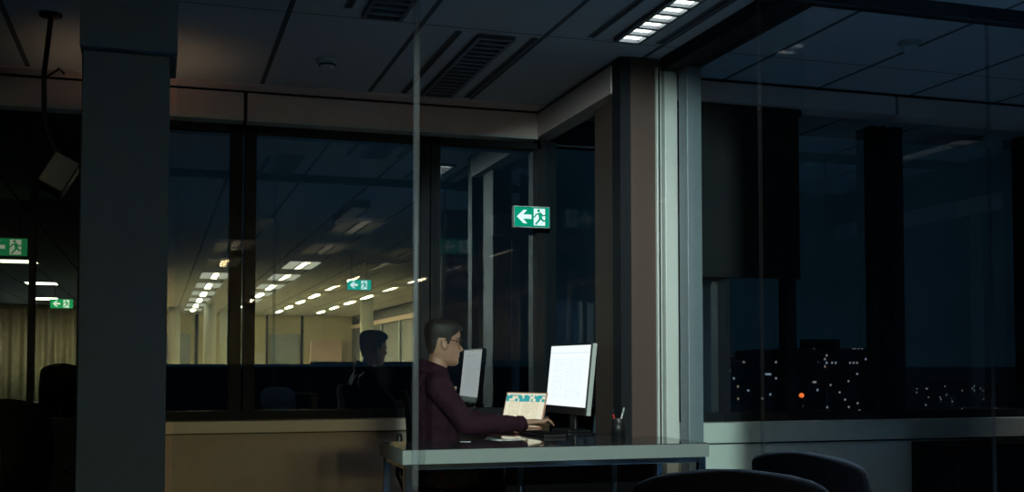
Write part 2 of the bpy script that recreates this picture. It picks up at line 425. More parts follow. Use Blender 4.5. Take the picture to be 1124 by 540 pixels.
for k, (a, b) in enumerate(((2.62, 4.20), (4.22, 6.2))):
    struct('trim_%d' % (15+k), box_bm(a, b, 5.68, 5.86, 2.60, CZ-0.02, 0.003), M['valance'], ('short' if k == 0 else 'long') + ' valance panel above the right window', 'valance')
struct('trim_17', box_bm(2.62, 6.2, 5.70, 5.95, CZ-0.02, CZ), M['groove'], 'shadow gap above the right valance', 'trim')
struct('wall_bay_return', box_bm(3.1, 3.2, 5.96, 7.05, 0, CZ), M['dark_wall'], 'outer return wall of the centre bay', 'wall')
b = thing('roller_blind', 'dark roller blind half lowered over the right window', 'blind', (0, 0, 0))
obj('cloth', box_bm(2.80, 3.57, 5.735, 5.739, 1.62, 2.60), M['blind'], b)
obj('bottom_bar', box_bm(2.80, 3.57, 5.728, 5.746, 1.60, 1.625, 0.004), M['dark_frame'], b)
obj('roller', tube((2.79, 5.737, 2.575), (3.58, 5.737, 2.575), 0.022), M['dark_frame'], b, True)

# ---- front partition and column
colm = struct('column', box_bm(-0.266, 0.032, FG, FG+0.26, 0, 2.215, 0.006), M['column'], 'broad grey column left of the desk room', 'column')
struct('column_bulkhead', box_bm(-0.272, 0.056, FG-0.05, FG+0.33, 2.215, CZ), M['column'], 'darker bulkhead box on top of the grey column', 'bulkhead')
fr = []
for i, (a, b_) in enumerate(((0.056, 0.934), (0.946, 2.424), (2.436, 3.60), (3.612, 4.90), (4.912, 6.19))):
    lab = ('narrow glass pane between the column and the first joint', 'wide glass pane in front of the desk', 'glass pane right of the desk end', 'glass pane before the right window', 'last glass pane at the right wall')[i]
    o = pane('window_%d' % (5+i), a, b_, FG, 0.06, CZ-0.06, 'front_glass', lab, th=0.010)
    if i: obj('glass_joint', box_bm(a-0.0115-0.006*(i == 1), a-0.0005+0.006*(i == 1), FG-0.002, FG+0.012, 0.06, CZ-0.06), M['joint'], o)
struct('trim_18', box_bm(0.08, 6.19, FG-0.03, FG+0.04, 0, 0.06), M['dark_frame'], 'floor channel of the front glass', 'trim')
struct('trim_19', box_bm(0.08, 6.19, FG-0.03, FG+0.04, CZ-0.06, CZ), M['dark_frame'], 'head channel of the front glass', 'trim')
pane('window_10', -3.2, -0.27, FG, 0.06, CZ-0.06, 'front_glass', 'front glass pane left of the grey column', th=0.010)

# ---- corridor wing beyond the glazed opening at far left
struct('floor_corridor', box_bm(-5.2, -0.2, 7.05, 33, -0.12, 0), M['carpet'], 'dark corridor floor beyond the left glass', 'floor')
struct('ceiling_corridor', box_bm(-5.2, -0.2, 7.05, 33, CZ, CZ+0.12), M['ceiling'], 'corridor ceiling beyond the left glass', 'ceiling')
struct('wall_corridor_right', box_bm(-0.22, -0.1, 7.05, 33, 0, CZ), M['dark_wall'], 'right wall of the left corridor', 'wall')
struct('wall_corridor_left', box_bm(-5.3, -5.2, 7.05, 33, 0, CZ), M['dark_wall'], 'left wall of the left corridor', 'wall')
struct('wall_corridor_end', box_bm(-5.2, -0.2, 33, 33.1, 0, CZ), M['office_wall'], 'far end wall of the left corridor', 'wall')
w11 = pane('window_11', -3.0, -0.22, GY, 0.0, 2.55, 'front_glass', 'glazed opening to the corridor left of the column')
for (a, b_) in ((-0.70, -0.665), (-0.44, -0.41)):
    obj('mullion', box_bm(a, b_, 6.88, 6.949, 0, 2.55), M['dark_frame'], w11)
obj('mid_rail', box_bm(-3.0, -0.22, 6.88, 6.949, 0.62, 0.80), M['dark_frame'], w11)
obj('lower_panel', box_bm(-3.0, -0.22, 6.90, 6.949, 0.0, 0.62), M['dark_frame'], w11)

# ------------------------------------------------------------------ ceiling lamps
def louvre_lamp(x, y0, y1, label, lit, group, power=0, col=(1, 0.96, 0.88), spread=110, deep=False, width=0.15):
    t = thing('ceiling_lamp', label, 'ceiling lamp', (x, (y0+y1)/2, CZ), 0, group)
    L = (y1-y0)/2; z = -0.0005
    hw = width/2
    fr_ = bmesh.new()
    for (a, b_, c, d) in ((-hw-0.02, -hw, -L-0.02, L+0.02), (hw, hw+0.02, -L-0.02, L+0.02), (-hw, hw, -L-0.02, -L), (-hw, hw, L, L+0.02)):
        box_bm(a, b_, c, d, z-(0.076 if deep else 0.022), z, bm=fr_)
    obj('frame', fr_, M['louvre'], t)
    obj('diffuser', box_bm(-hw, hw, -L, L, z-0.004, z-0.001), M['tube_on'] if lit else M['tube_off'], t)
    n = int(2*L/(0.045 if deep else 0.10 if lit else 0.075)); bw, bd = (0.004, 0.075) if deep else (0.014, 0.021)
    for k in range(1, n):
        yy = -L + 2*L*k/n
        obj('louvre_blade', box_bm(-hw, hw, yy-bw, yy+bw, z-bd, z-0.005), M['louvre'], t)
    if power:
        la = bpy.data.lights.new('lamp_light', 'AREA'); la.shape = 'RECTANGLE'; la.size = width; la.size_y = 2*L
        la.energy = power; la.color = col; la.spread = R(spread)
        lo = bpy.data.objects.new('lamp_light', la); C.objects.link(lo); lo.parent = t; lo.location = (0, 0, -0.08 if deep else -0.03)
    return t

def air_slot(x, y0, y1, label):
    t = thing('air_slot', label, 'air vent', (x, (y0+y1)/2, CZ), 0, 'air slots in the ceiling')
    L = (y1-y0)/2
    obj('slot_gap', box_bm(-0.012, 0.012, -L, L, -0.004, -0.0005), M['groove'], t)
    fb = bmesh.new()
    for s in (-1, 1): box_bm(min(s*0.012, s*0.018), max(s*0.012, s*0.018), -L, L, -0.006, -0.0005, bm=fb)
    obj('edge_strip', fb, M['louvre'], t)
    return t

louvre_lamp(1.58, 5.28, 6.50, 'unlit louvred ceiling lamp between two dark slots near the back valance', False, None)
louvre_lamp(2.22, 4.32, 5.11, 'glowing louvred ceiling lamp above the right end of the desk', True, None, 5.0, spread=100, width=0.105)
louvre_lamp(0.98, 4.32, 5.11, 'unlit louvred ceiling lamp nearest the front glass', False, None)
air_slot(1.385, 5.25, 6.55, 'dark ceiling slot left of the unlit louvred lamp')
air_slot(1.775, 5.25, 6.55, 'dark ceiling slot right of the unlit louvred lamp')
air_slot(2.035, 4.3, 5.15, 'dark ceiling slot left of the glowing lamp')
air_slot(2.405, 4.3, 5.15, 'dark ceiling slot right of the glowing lamp')
air_slot(0.81, 4.3, 5.05, 'short dark ceiling slot near the front glass')
louvre_lamp(5.35, 4.4, 5.3, 'assumed lit ceiling lamp over the right window wall, out of view', True, None, 4.0, spread=45, deep=True)  # assumed lamp outside the view, put in to light the far right sill
louvre_lamp(1.9, 1.7, 2.9, 'added cool ceiling lamp over the aisle, lit to brighten the room', True, None, 95.0, col=(0.52, 0.80, 1.0), spread=72, deep=True)  # added lamp out of view, gives the room its cool ambient light
louvre_lamp(4.3, 2.75, 3.85, 'added cool ceiling lamp, lit to brighten the right ceiling', True, None, 70.0, col=(0.45, 0.78, 1.0), spread=52, deep=True)  # added lamp out of view, its floor bounce lifts the right ceiling

# smoke detector
t = thing('smoke_detector', 'round white smoke detector on the ceiling', 'smoke detector', (0.846, 5.96, CZ))
obj('base_plate', lathe([(0.058, -0.012), (0.058, -0.0005)]), M['silver'], t, True)
obj('housing', lathe([(0.022, -0.048), (0.036, -0.044), (0.044, -0.030), (0.046, -0.012)]), M['silver'], t, True)
obj('vent_ring', lathe([(0.041, -0.036), (0.0465, -0.034), (0.0465, -0.028), (0.044, -0.026)]), M['groove'], t, True)
t = thing('smoke_detector', 'second smoke detector on the ceiling above the right window', 'smoke detector', (3.6, 4.75, CZ))
obj('base_plate', lathe([(0.058, -0.012), (0.058, -0.0005)]), M['silver'], t, True)
obj('housing', lathe([(0.022, -0.048), (0.036, -0.044), (0.044, -0.030), (0.046, -0.012)]), M['silver'], t, True)

# ------------------------------------------------------------------ exit signs
def exit_sign(label, loc, w_, h_, green, white, rz=0, flip=False, mount='ceiling', group=None):
    t = thing('exit_sign', label, 'exit sign', loc, rz, group)
    f = -1 if flip else 1
    obj('housing', box_bm(-w_/2, w_/2, 0, 0.045, -h_/2, h_/2, 0.004), M['silver'], t)
    obj('face_panel', box_bm(-w_/2*0.95, w_/2*0.95, -0.003, 0.001, -h_/2*0.90, h_/2*0.90), M[green], t)
    u = h_*0.5
    def P(pts, dx): return [(f*(x*u+dx), z*u) for x, z in pts]
    arrow = [(-0.80, 0), (-0.15, 0.62), (0.20, 0.62), (-0.18, 0.20), (0.62, 0.20), (0.62, -0.20), (-0.18, -0.20), (0.20, -0.62), (-0.15, -0.62)]
    obj('arrow', prism(P(arrow, -w_*0.20), -0.006, -0.0035), M[white], t)
    dx = w_*0.20
    obj('door_symbol', prism(P([(-0.55, -0.78), (0.55, -0.78), (0.55, 0.78), (-0.55, 0.78)], dx), -0.006, -0.0035), M[white], t)
    g = bmesh.new()
    def seg(a, b_, wd):
        a, b_ = V((a[0], a[1])), V((b_[0], b_[1])); d = (b_-a).normalized(); nn = V((-d.y, d.x))*wd/2
        q = [a+nn-d*wd*0.3, b_+nn+d*wd*0.3, b_-nn+d*wd*0.3, a-nn-d*wd*0.3]
        prism(P([(p.x, p.y) for p in q], dx), -0.0085, -0.0065, g)
    seg((0.02, 0.32), (0.10, -0.10), 0.30)          # torso
    seg((0.0, 0.34), (-0.34, 0.22), 0.13); seg((-0.34, 0.22), (-0.52, -0.02), 0.12)   # arm behind
    seg((0.06, 0.34), (0.34, 0.12), 0.13); seg((0.34, 0.12), (0.56, 0.20), 0.12)
    seg((0.10, -0.10), (-0.12, -0.38), 0.17); seg((-0.12, -0.38), (-0.36, -0.66), 0.15)
    seg((0.10, -0.10), (0.36, -0.34), 0.17); seg((0.36, -0.34), (0.66, -0.34), 0.14)
    hd = [(-0.10+0.14*math.cos(a*PI/8), 0.58+0.14*math.sin(a*PI/8)) for a in range(16)]
    prism(P(hd, dx), -0.0085, -0.0065, g)
    obj('running_figure', g, M[green], t)
    if mount == 'ceiling':
        for s in (-1, 1): obj('hanger_rod', tube((s*w_*0.3, 0.022, h_/2), (s*w_*0.3, 0.022, CZ-loc[2]), 0.004, k=8), M['dark_frame'], t)
    else:
        obj('wall_bracket', box_bm(w_*0.14, w_*0.44, 0.045, mount, -0.02, h_/2+0.006, 0.003), M['dark_frame'], t)
    return t
exit_sign('bright green exit sign on the black window upright above the desk', (2.245, 6.70, 2.035), 0.24, 0.137, 'sign_green', 'sign_white', mount=0.16)
exit_sign('dim green exit sign hanging in the corridor at the left edge', (-1.42, 12, 2.262), 0.385, 0.190, 'sign_green_dull', 'sign_white_dull')
exit_sign('small lit exit sign hanging far down the left corridor', (-1.747, 23, 2.272), 0.42, 0.19, 'sign_green_far', 'sign_white_far')
exit_sign('green exit sign hanging in the open office, mirrored in the night window', (2.75, -2.1, 2.25), 0.36, 0.16, 'sign_green_office', 'sign_white_office', rz=PI, flip=True)

# ------------------------------------------------------------------ hanging speaker at far left
t = thing('ceiling_speaker', 'tilted pale fronted speaker hanging from the ceiling at far left', 'speaker', (-0.44, 5.5, 1.985))
sb = bmesh.new(); merge(sb, box_bm(-0.062, 0.062, 0, 0.11, -0.085, 0.085, 0.012), Matrix.Rotation(R(28), 4, 'Y') @ Matrix.Rotation(R(-12), 4, 'X'))
obj('cabinet', sb, M['black_plastic'], t)
sb = bmesh.new(); merge(sb, box_bm(-0.056, 0.056, -0.006, 0.0, -0.078, 0.078, 0.003), Matrix.Rotation(R(28), 4, 'Y') @ Matrix.Rotation(R(-12), 4, 'X'))
obj('grille', sb, M['speaker_grille'], t)
a = limb(bmesh.new(), [(0, 0.06, 0.05), (-0.07, 0.06, 0.22), (-0.075, 0.06, 0.46), (-0.05, 0.06, CZ-1.985-0.02)], [0.012]*4)
obj('bracket_arm', a, M['black_plastic'], t, True)
obj('ceiling_plate', lathe([(0.05, CZ-1.985-0.015), (0.05, CZ-1.985-0.001)], at=(-0.05, 0.06, 0)), M['black_plastic'], t, True)
obj('cable', limb(bmesh.new(), [(-0.075, 0.06, 0.44), (-0.01, 0.06, 0.49), (0.01, 0.06, 0.47)], [0.006]*3, 8), M['black_plastic'], t, True)

# assumed warm uplighter, unseen behind the column, put in for the ceiling glow
t = thing('assumed_floor_lamp', 'assumed warm brass uplighter, unseen behind the grey column', 'assumed floor lamp', (-0.13, 6.2, 0))
obj('base', lathe([(0.14, 0), (0.14, 0.02), (0.03, 0.04)]), M['lampshade'], t, True)
obj('pole', tube((0, 0, 0.03), (0, 0, 2.02), 0.012), M['lampshade'], t, True)
sh = loft([[V((r*math.cos(2*PI*j/28), r*math.sin(2*PI*j/28), z)) for j in range(28)] for r, z in ((0.02, 2.0), (0.08, 2.08), (0.10, 2.15), (0.097, 2.15), (0.076, 2.085), (0.018, 2.015))], closed=False)
obj('lamp_shade', sh, M['lampshade'], t, True)
la = bpy.data.lights.new('bulb_light', 'SPOT'); la.energy = 2.2; la.color = (1, 0.62, 0.32); la.spot_size = R(115); la.spot_blend = 0.8; la.shadow_soft_size = 0.03
lo = bpy.data.objects.new('bulb_light', la); C.objects.link(lo); lo.parent = t; lo.location = (0, 0, 2.12); lo.rotation_euler = (PI, 0, 0)

# ------------------------------------------------------------------ desks
def slab(x0, x1, y0, y1, z0, z1, parent):
    obj('desk_top', box_bm(x0+0.004, x1-0.004, y0+0.004, y1-0.004, z1-0.004, z1), M['desk_top'], parent)
    obj('edge_band', box_bm(x0, x1, y0, y1, z0, z1-0.0035, 0.002), M['desk_edge'], parent)
DZ = 0.73
t = thing('desk', 'long desk with pale front edge, dark glossy top and chrome legs', 'desk', (1.03, 4.86, 0))
W_, D_ = 1.49, 0.54
slab(0, W_, 0, D_, DZ-0.066, DZ, t)
for (x, y) in ((0.03, 0.03), (0.03, D_-0.03), (W_-0.03, 0.03), (W_-0.03, D_-0.03)):
    l_ = obj('leg', box_bm(x-0.018, x+0.018, y-0.018, y+0.018, 0.01, DZ-0.066, 0.003), M['chrome'], t)
    obj('foot', lathe([(0.022, 0), (0.022, 0.012), (0.012, 0.016)], at=(x, y, 0)), M['black_plastic'], l_, True)
for x in (0.58, 1.05):
    l_ = obj('middle_leg', tube((x, 0.12, 0.01), (x, 0.12, DZ-0.066), 0.013), M['chrome'], t, True)
    obj('foot', lathe([(0.020, 0), (0.020, 0.012), (0.010, 0.016)], at=(x, 0.12, 0)), M['black_plastic'], l_, True)
obj('front_rail', box_bm(0.05, W_-0.05, 0.012, 0.042, DZ-0.092, DZ-0.066, 0.003), M['chrome'], t)
obj('rear_rail', box_bm(0.05, W_-0.05, D_-0.042, D_-0.012, DZ-0.092, DZ-0.066, 0.003), M['chrome'], t)
for x in (0.018, W_-0.042): obj('side_rail', box_bm(x, x+0.026, 0.05, D_-0.05, DZ-0.092, DZ-0.066, 0.003), M['chrome'], t)
obj('modesty_panel', box_bm(0.62, W_-0.08, D_-0.075, D_-0.06, 0.12, DZ-0.10), M['black_fabric'], t)
t = thing('return_desk', 'dark desk wing under the monitor and laptop along the side glass', 'desk', (1.66, 5.415, 0))
slab(0, 0.63, 0, 1.2, DZ-0.04, DZ, t)
for (x, y) in ((0.03, 0.03), (0.03, 1.17), (0.60, 0.03), (0.60, 1.17)):
    l_ = obj('leg', tube((x, y, 0.01), (x, y, DZ-0.04), 0.018), M['chrome'], t, True)
    obj('foot', lathe([(0.024, 0), (0.024, 0.012), (0.012, 0.016)], at=(x, y, 0)), M['black_plastic'], l_, True)

# ---- monitor
def uv_quad(name, corners, mat, parent, th=0.002):
    """thin screen panel; corners TL, TR, BR, BL seen from the front"""
    tl, tr, br, bl = [V(c) for c in corners]
    n = (br-bl).cross(tl-bl).normalized()
    bm = bmesh.new(); uvl = bm.loops.layers.uv.new('UVMap')
    f = [bm.verts.new(c) for c in (bl, br, tr, tl)]; g = [bm.verts.new(c - n*th) for c in (bl, br, tr, tl)]
    face = bm.faces.new(f)
    for lp, uv in zip(face.loops, ((0, 0), (1, 0), (1, 1), (0, 1))): lp[uvl].uv = uv
    for i in range(4): bm.faces.new((f[i], g[i], g[(i+1) % 4], f[(i+1) % 4]))
    bm.faces.new(list(reversed(g)))
    me = bpy.data.meshes.new(name); bm.to_mesh(me); bm.free(); me.materials.append(mat)
    o = bpy.data.objects.new(name, me); C.objects.link(o); o.parent = parent
    return o

# monitor local frame: faces -Y locally, x to its right; then rotated so that it faces -X (slightly to the viewer)
mon_rz = R(-90+2.3)
t = thing('monitor', 'large desktop monitor with a glowing white document', 'monitor', (2.178, 5.926, DZ), mon_rz)
TM = Matrix.Translation((0, 0, 0.10)) @ Matrix.Rotation(R(-6), 4, 'X')
def tm(bm): q = bmesh.new(); merge(q, bm, TM); return q
obj('housing', tm(box_bm(-0.292, 0.292, 0.0, 0.030, 0, 0.392, 0.004)), M['silver'], t)
obj('bezel', tm(box_bm(-0.292, 0.292, -0.004, 0.006, 0, 0.392, 0.002)), M['black_plastic'], t)
uv_quad('screen', [TM @ V(c) for c in ((-0.283, -0.0055, 0.382), (0.283, -0.0055, 0.382), (0.283, -0.0055, 0.042), (-0.283, -0.0055, 0.042))], M['monitor_screen'], t)
obj('stand_neck', box_bm(-0.035, 0.035, 0.045, 0.062, 0.012, 0.24, 0.004), M['black_plastic'], t)
obj('stand_base', box_bm(-0.12, 0.12, -0.03, 0.11, 0, 0.014, 0.005), M['black_plastic'], t)

# ---- laptop (faces the man, half turned to the viewer)
lp_rz = R(-60)
t = thing('laptop', 'open rose gold laptop with a cream and teal screen', 'laptop', (1.955, 6.05, DZ), lp_rz)
obj('base', box_bm(-0.155, 0.155, -0.215, 0.0, 0.002, 0.016, 0.004), M['rose'], t)
kb = bmesh.new()
for r_ in range(5):
    for k in range(12): box_bm(-0.135+k*0.0228, -0.135+k*0.0228+0.019, -0.09+r_*0.0175, -0.09+r_*0.0175+0.0145, 0.0155, 0.0178, bm=kb)
obj('keyboard', kb, M['black_plastic'], t)
obj('trackpad', box_bm(-0.05, 0.05, -0.20, -0.12, 0.0155, 0.0166), M['silver'], t)
TL_ = Matrix.Translation((0, 0.0, 0.014)) @ Matrix.Rotation(R(-16), 4, 'X')
q = bmesh.new(); merge(q, box_bm(-0.155, 0.155, 0, 0.007, 0, 0.212, 0.003), TL_)
obj('lid', q, M['rose'], t)
uv_quad('screen', [TL_ @ V(c) for c in ((-0.146, -0.002, 0.204), (0.146, -0.002, 0.204), (0.146, -0.002, 0.016), (-0.146, -0.002, 0.016))], M['laptop_screen'], t)

# ---- keyboard, mouse, phone, cup with pens, white highlight slips
t = thing('keyboard', "flat black keyboard under the seated man's hand", 'keyboard', (1.94, 5.63, DZ), R(-88))
obj('body', box_bm(-0.19, 0.19, -0.06, 0.06, 0.0, 0.014, 0.004), M['black_plastic'], t)
kb = bmesh.new()
for r_ in range(5):
    for k in range(16): box_bm(-0.18+k*0.0226, -0.18+k*0.0226+0.019, -0.052+r_*0.021, -0.052+r_*0.021+0.018, 0.0135, 0.019, bm=kb)
obj('keys', kb, M['black_fabric'], t)
t = thing('pen_cup', 'black pen cup beside the monitor on the desk', 'pen cup', (2.245, 5.32, DZ))
cup = loft([[V((r*math.cos(2*PI*j/24), r*math.sin(2*PI*j/24), z)) for j in range(24)] for r, z in ((0.005, 0.0), (0.036, 0.0), (0.038, 0.10), (0.035, 0.10), (0.033, 0.006), (0.004, 0.005))], closed=False)
obj('cup_wall', cup, M['black_plastic'], t, True)
for lab, mt, p0, p1 in (('white pen leaning in the black pen cup', 'silver', (2.235, 5.32, DZ+0.012), (2.273, 5.308, DZ+0.155)),
                        ('red pen standing in the black pen cup', 'red', (2.24, 5.33, DZ+0.012), (2.217, 5.327, DZ+0.15))):
    pt = thing('pen', lab, 'pen', p0)
    d = V(p1)-V(p0)
    obj('barrel', tube((0, 0, 0), d*0.8, 0.0045, k=10), M[mt], pt, True)
    obj('cap', tube(d*0.8, d, 0.0055, 0.004, k=10), M['black_plastic'] if mt == 'red' else M[mt], pt, True)
t = thing('desk_phone', 'black desk phone with handset behind the laptop', 'telephone', (1.80, 6.42, DZ), R(-60))
obj('base', prism([(-0.09, 0), (0.09, 0), (0.09, 0.07), (-0.09, 0.025)], -0.09, 0.09), M['black_plastic'], t)
obj('handset', limb(bmesh.new(), [(-0.05, -0.06, 0.07), (0.0, -0.06, 0.088), (0.07, -0.06, 0.10)], [0.02, 0.014, 0.02], 10), M['black_plastic'], t, True)
obj('display', box_bm(0.0, 0.06, -0.01, 0.07, 0.05, 0.068), M['tube_off'], t)
t = obj('glint_slip', box_bm(0, 0.13, 0, 0.075, 0, 0.0012), M['glint'], None, loc=(1.60, 5.30, DZ)); t.rotation_euler = (0, 0, R(12))  # white slips added in place of highlights on the desk top
tag(t, "small white paper slip imitating screen light on the desk under the man's forearm", 'glint')
t = obj('glint_slip', box_bm(0, 0.05, 0, 0.03, 0, 0.0012), M['glint'], None, loc=(1.40, 5.28, DZ)); t.rotation_euler = (0, 0, R(-25))
tag(t, "tiny white slip imitating screen light on the desk by the man's elbow", 'glint')

# ------------------------------------------------------------------ office chair
def office_chair(name, label, loc, rz, back_top=0.96, group=None, arms=True):
    """faces +X locally"""
    t = thing(name, label, 'office chair', loc, rz, group)
    seat = bmesh.new(); merge(seat, box_bm(-0.22, 0.24, -0.23, 0.23, 0.385, 0.437, 0.024)); obj('seat', seat, M['black_fabric'], t, True)
    n = 33
    rings = []
    for i in range(n):
        f = i/(n-1); z = 0.53 + (back_top-0.53)*f
        wdt = 0.22*(0.80+0.20*math.sin(PI*(0.15+0.7*f))) * (1 if f < 0.86 else math.sqrt(max(0.05, 1-0.93*((f-0.86)/0.14)**2)))
        xo = -0.245 - 0.02*f + 0.015*math.sin(PI*f)
        ring = []
        for j in range(24):
            a = 2*PI*j/24; y = wdt*math.copysign(abs(math.cos(a))**0.6, math.cos(a)); x = xo + 0.015*math.copysign(abs(math.sin(a))**0.8, math.sin(a)) + 0.02*(y/0.22)**2
            ring.append(V((x, y, z)))
        rings.append(ring)
    obj('backrest', loft(rings), M['black_fabric'], t, True)
    obj('back_support', limb(bmesh.new(), [(-0.05, 0, 0.385), (-0.24, 0, 0.40), (-0.29, 0, 0.52), (-0.29, 0, 0.72)], [0.022, 0.024, 0.022, 0.016]), M['black_plastic'], t, True)
    obj('gas_column', tube((0, 0, 0.10), (0, 0, 0.40), 0.026), M['chrome'], t, True)
    obj('seat_plate', box_bm(-0.11, 0.11, -0.10, 0.10, 0.372, 0.402, 0.006), M['black_plastic'], t)
    for s in (-1, 1) if arms else ():
        ar = obj('armrest', limb(bmesh.new(), [(0.02, s*0.235, 0.41), (0.02, s*0.265, 0.50), (0.02, s*0.265, 0.60)], [0.016]*3), M['black_plastic'], t, True)
        obj('arm_pad', box_bm(-0.11, 0.12, s*0.265-0.03, s*0.265+0.03, 0.60, 0.625, 0.010), M['black_plastic'], ar, True)
    for k in range(5):
        a = 2*PI*k/5 + 0.3; c, s = math.cos(a), math.sin(a)
        lg = obj('base_leg', limb(bmesh.new(), [(0.03*c, 0.03*s, 0.11), (0.29*c, 0.29*s, 0.075)], [0.022, 0.014], 10), M['black_plastic'], t, True)
        q = bmesh.new()
        for dd in (-0.012, 0.012):
            tube((0.29*c-s*dd-s*0.008, 0.29*s+c*dd+c*0.008, 0.028), (0.29*c-s*dd+s*0.008, 0.29*s+c*dd-c*0.008, 0.028), 0.028, bm=q)
        tube((0.29*c, 0.29*s, 0.028), (0.29*c, 0.29*s, 0.08), 0.008, k=8, bm=q)
        obj('caster', q, M['black_plastic'], lg, True)
    return t
office_chair('office_chair', 'black office chair the man in burgundy sits on', (1.525, 5.875, 0), R(-12), 0.97, None, False)
office_chair('office_chair', 'black chair back in front of the glass at lower right', (2.03, 2.955, 0), R(19), 0.85)
office_chair('office_chair', 'lower black chair behind the first at the bottom edge', (1.29, 2.39, 0), R(62), 0.878)

# ------------------------------------------------------------------ the seated man
man = thing('person', 'man in burgundy shirt and glasses seated at the desk, typing', 'person', (0, 0, 0))
MY = 5.92
HC = V((1.468, MY-0.005, 1.105))     # chin level under the ear axis
HYAW = R(-9); HPITCH = R(4)
HM = Matrix.Translation(HC) @ Matrix.Rotation(HYAW, 4, 'Z') @ Matrix.Rotation(HPITCH, 4, 'Y')
rows = [  # z, front, back, half width
    (-0.006, 0.070, 0.010, 0.022), (0.006, 0.084, 0.030, 0.040), (0.022, 0.088, 0.050, 0.052), (0.040, 0.086, 0.064, 0.058),
    (0.052, 0.089, 0.070, 0.062), (0.064, 0.087, 0.076, 0.065), (0.080, 0.086, 0.082, 0.068), (0.100, 0.083, 0.090, 0.0715),
    (0.118, 0.079, 0.096, 0.074), (0.132, 0.080, 0.099, 0.0755), (0.146, 0.087, 0.101, 0.076), (0.165, 0.089, 0.102, 0.077),
    (0.185, 0.083, 0.100, 0.076), (0.205, 0.068, 0.088, 0.068), (0.220, 0.048, 0.066, 0.053), (0.231, 0.022, 0.036, 0.030), (0.2345, 0.006, 0.010, 0.010)]
def row_at(z):
    if z <= rows[0][0]: return rows[0][1:]
    for a, b_ in zip(rows, rows[1:]):
        if a[0] <= z <= b_[0]:
            f = (z-a[0])/(b_[0]-a[0]); return tuple(a[i]*(1-f)+b_[i]*f for i in (1, 2, 3))
    return rows[-1][1:]
def bump(x, c, wd): return math.exp(-((x-c)/wd)**2)
def head_pt(th, z, grow=0.0):
    f, b_, hw = row_at(z)
    c, s = math.cos(th), math.sin(th)
    x = (f if c > 0 else b_)*math.copysign(abs(c)**0.85, c); y = hw*math.copysign(abs(s)**0.90, s)
    r0 = math.hypot(x, y) or 1e-6
    x *= (r0+grow)/r0; y *= (r0+grow)/r0
    if c > 0 and grow == 0:
        t_ = abs(y)
        nose = (0.022*bump(z, 0.084, 0.011) + 0.016*bump(z, 0.099, 0.013) + 0.010*bump(z, 0.118, 0.014))
        x += nose*bump(t_, 0, 0.014 if z < 0.095 else 0.011)
        x += 0.005*bump(z, 0.057, 0.005)*bump(t_, 0, 0.022) + 0.005*bump(z, 0.046, 0.005)*bump(t_, 0, 0.02) - 0.004*bump(z, 0.0515, 0.0022)*bump(t_, 0, 0.022)
        x += 0.004*bump(z, 0.014, 0.012)*bump(t_, 0, 0.02)
        x -= 0.010*bump(z, 0.127, 0.012)*bump(t_, 0.032, 0.014)      # eye sockets
        x += 0.004*bump(z, 0.090, 0.014)*bump(t_, 0.040, 0.018)      # cheeks
        x += 0.004*bump(z, 0.126, 0.006)*bump(t_, 0.031, 0.010)      # lids
    return V((x, y, z))
body = bmesh.new()
K = 72
zs = [rows[0][0] + (rows[-1][0]-rows[0][0])*i/70 for i in range(71)]
hb = loft([[head_pt(2*PI*j/K, z) for j in range(K)] for z in zs])
merge(body, hb, HM)
for s in (-1, 1):       # ears
    e = bmesh.new(); bmesh.ops.create_uvsphere(e, u_segments=20, v_segments=14, radius=1)
    for v in e.verts:
        d = 1 - 0.45*bump(math.hypot(v.co.x, v.co.z), 0, 0.55) if v.co.y*s > 0 else 1
        v.co = V((v.co.x*0.017 - 0.002 - v.co.z*0.006, s*(0.0735 + 0.004) + v.co.y*0.0105*d, 0.106 + v.co.z*0.030*(1 if v.co.z > 0 else 0.9)))
    merge(body, e, HM)
# neck and trunk
def ell(c, rx, ry, k=28, tilt=0.0):
    return [V((c[0]+rx*math.cos(2*PI*j/k), c[1]+ry*math.sin(2*PI*j/k), c[2]+tilt*rx*math.cos(2*PI*j/k))) for j in range(k)]
loft([ell((1.415, MY, 1.00), 0.066, 0.075), ell((1.428, MY, 1.05), 0.060, 0.064), ell((1.440, MY, 1.09), 0.056, 0.058), ell((1.453, MY, 1.14), 0.054, 0.055), ell((1.460, MY, 1.17), 0.05, 0.05)], body)
def trunk(bm, g):
    rr = [((1.46, MY, 0.455), 0.105, 0.165), ((1.45, MY, 0.52), 0.118, 0.172), ((1.445, MY, 0.62), 0.108, 0.152), ((1.435, MY, 0.72), 0.108, 0.150),
          ((1.43, MY, 0.82), 0.114, 0.166), ((1.425, MY, 0.91), 0.113, 0.178), ((1.418, MY, 0.97), 0.100, 0.172), ((1.412, MY, 1.015), 0.080, 0.135), ((1.412, MY, 1.050), 0.064, 0.092), ((1.420, MY, 1.072), 0.052, 0.062)]
    loft([ell(c, a+g, b_+g) for c, a, b_ in rr], bm)
trunk(body, -0.006)
RS, RE, RW = V((1.405, MY-0.185, 0.985)), V((1.535, 5.625, 0.793)), V((1.838, 5.635, 0.793))
LS, LE, LW = V((1.405, MY+0.185, 0.985)), V((1.555, MY+0.27, 0.80)), V((1.80, MY+0.06, 0.795))
def arm(bm, s, e, w_, g):
    limb(bm, [s, s.lerp(e, 0.3), s.lerp(e, 0.65), e], [0.062+g, 0.053+g, 0.046+g, 0.044+g])
    limb(bm, [e, e.lerp(w_, 0.3), e.lerp(w_, 0.7), w_], [0.044+g, 0.044+g, 0.035+g, 0.028+g])
arm(body, RS, RE, RW, 0); arm(body, LS, LE, LW, 0)
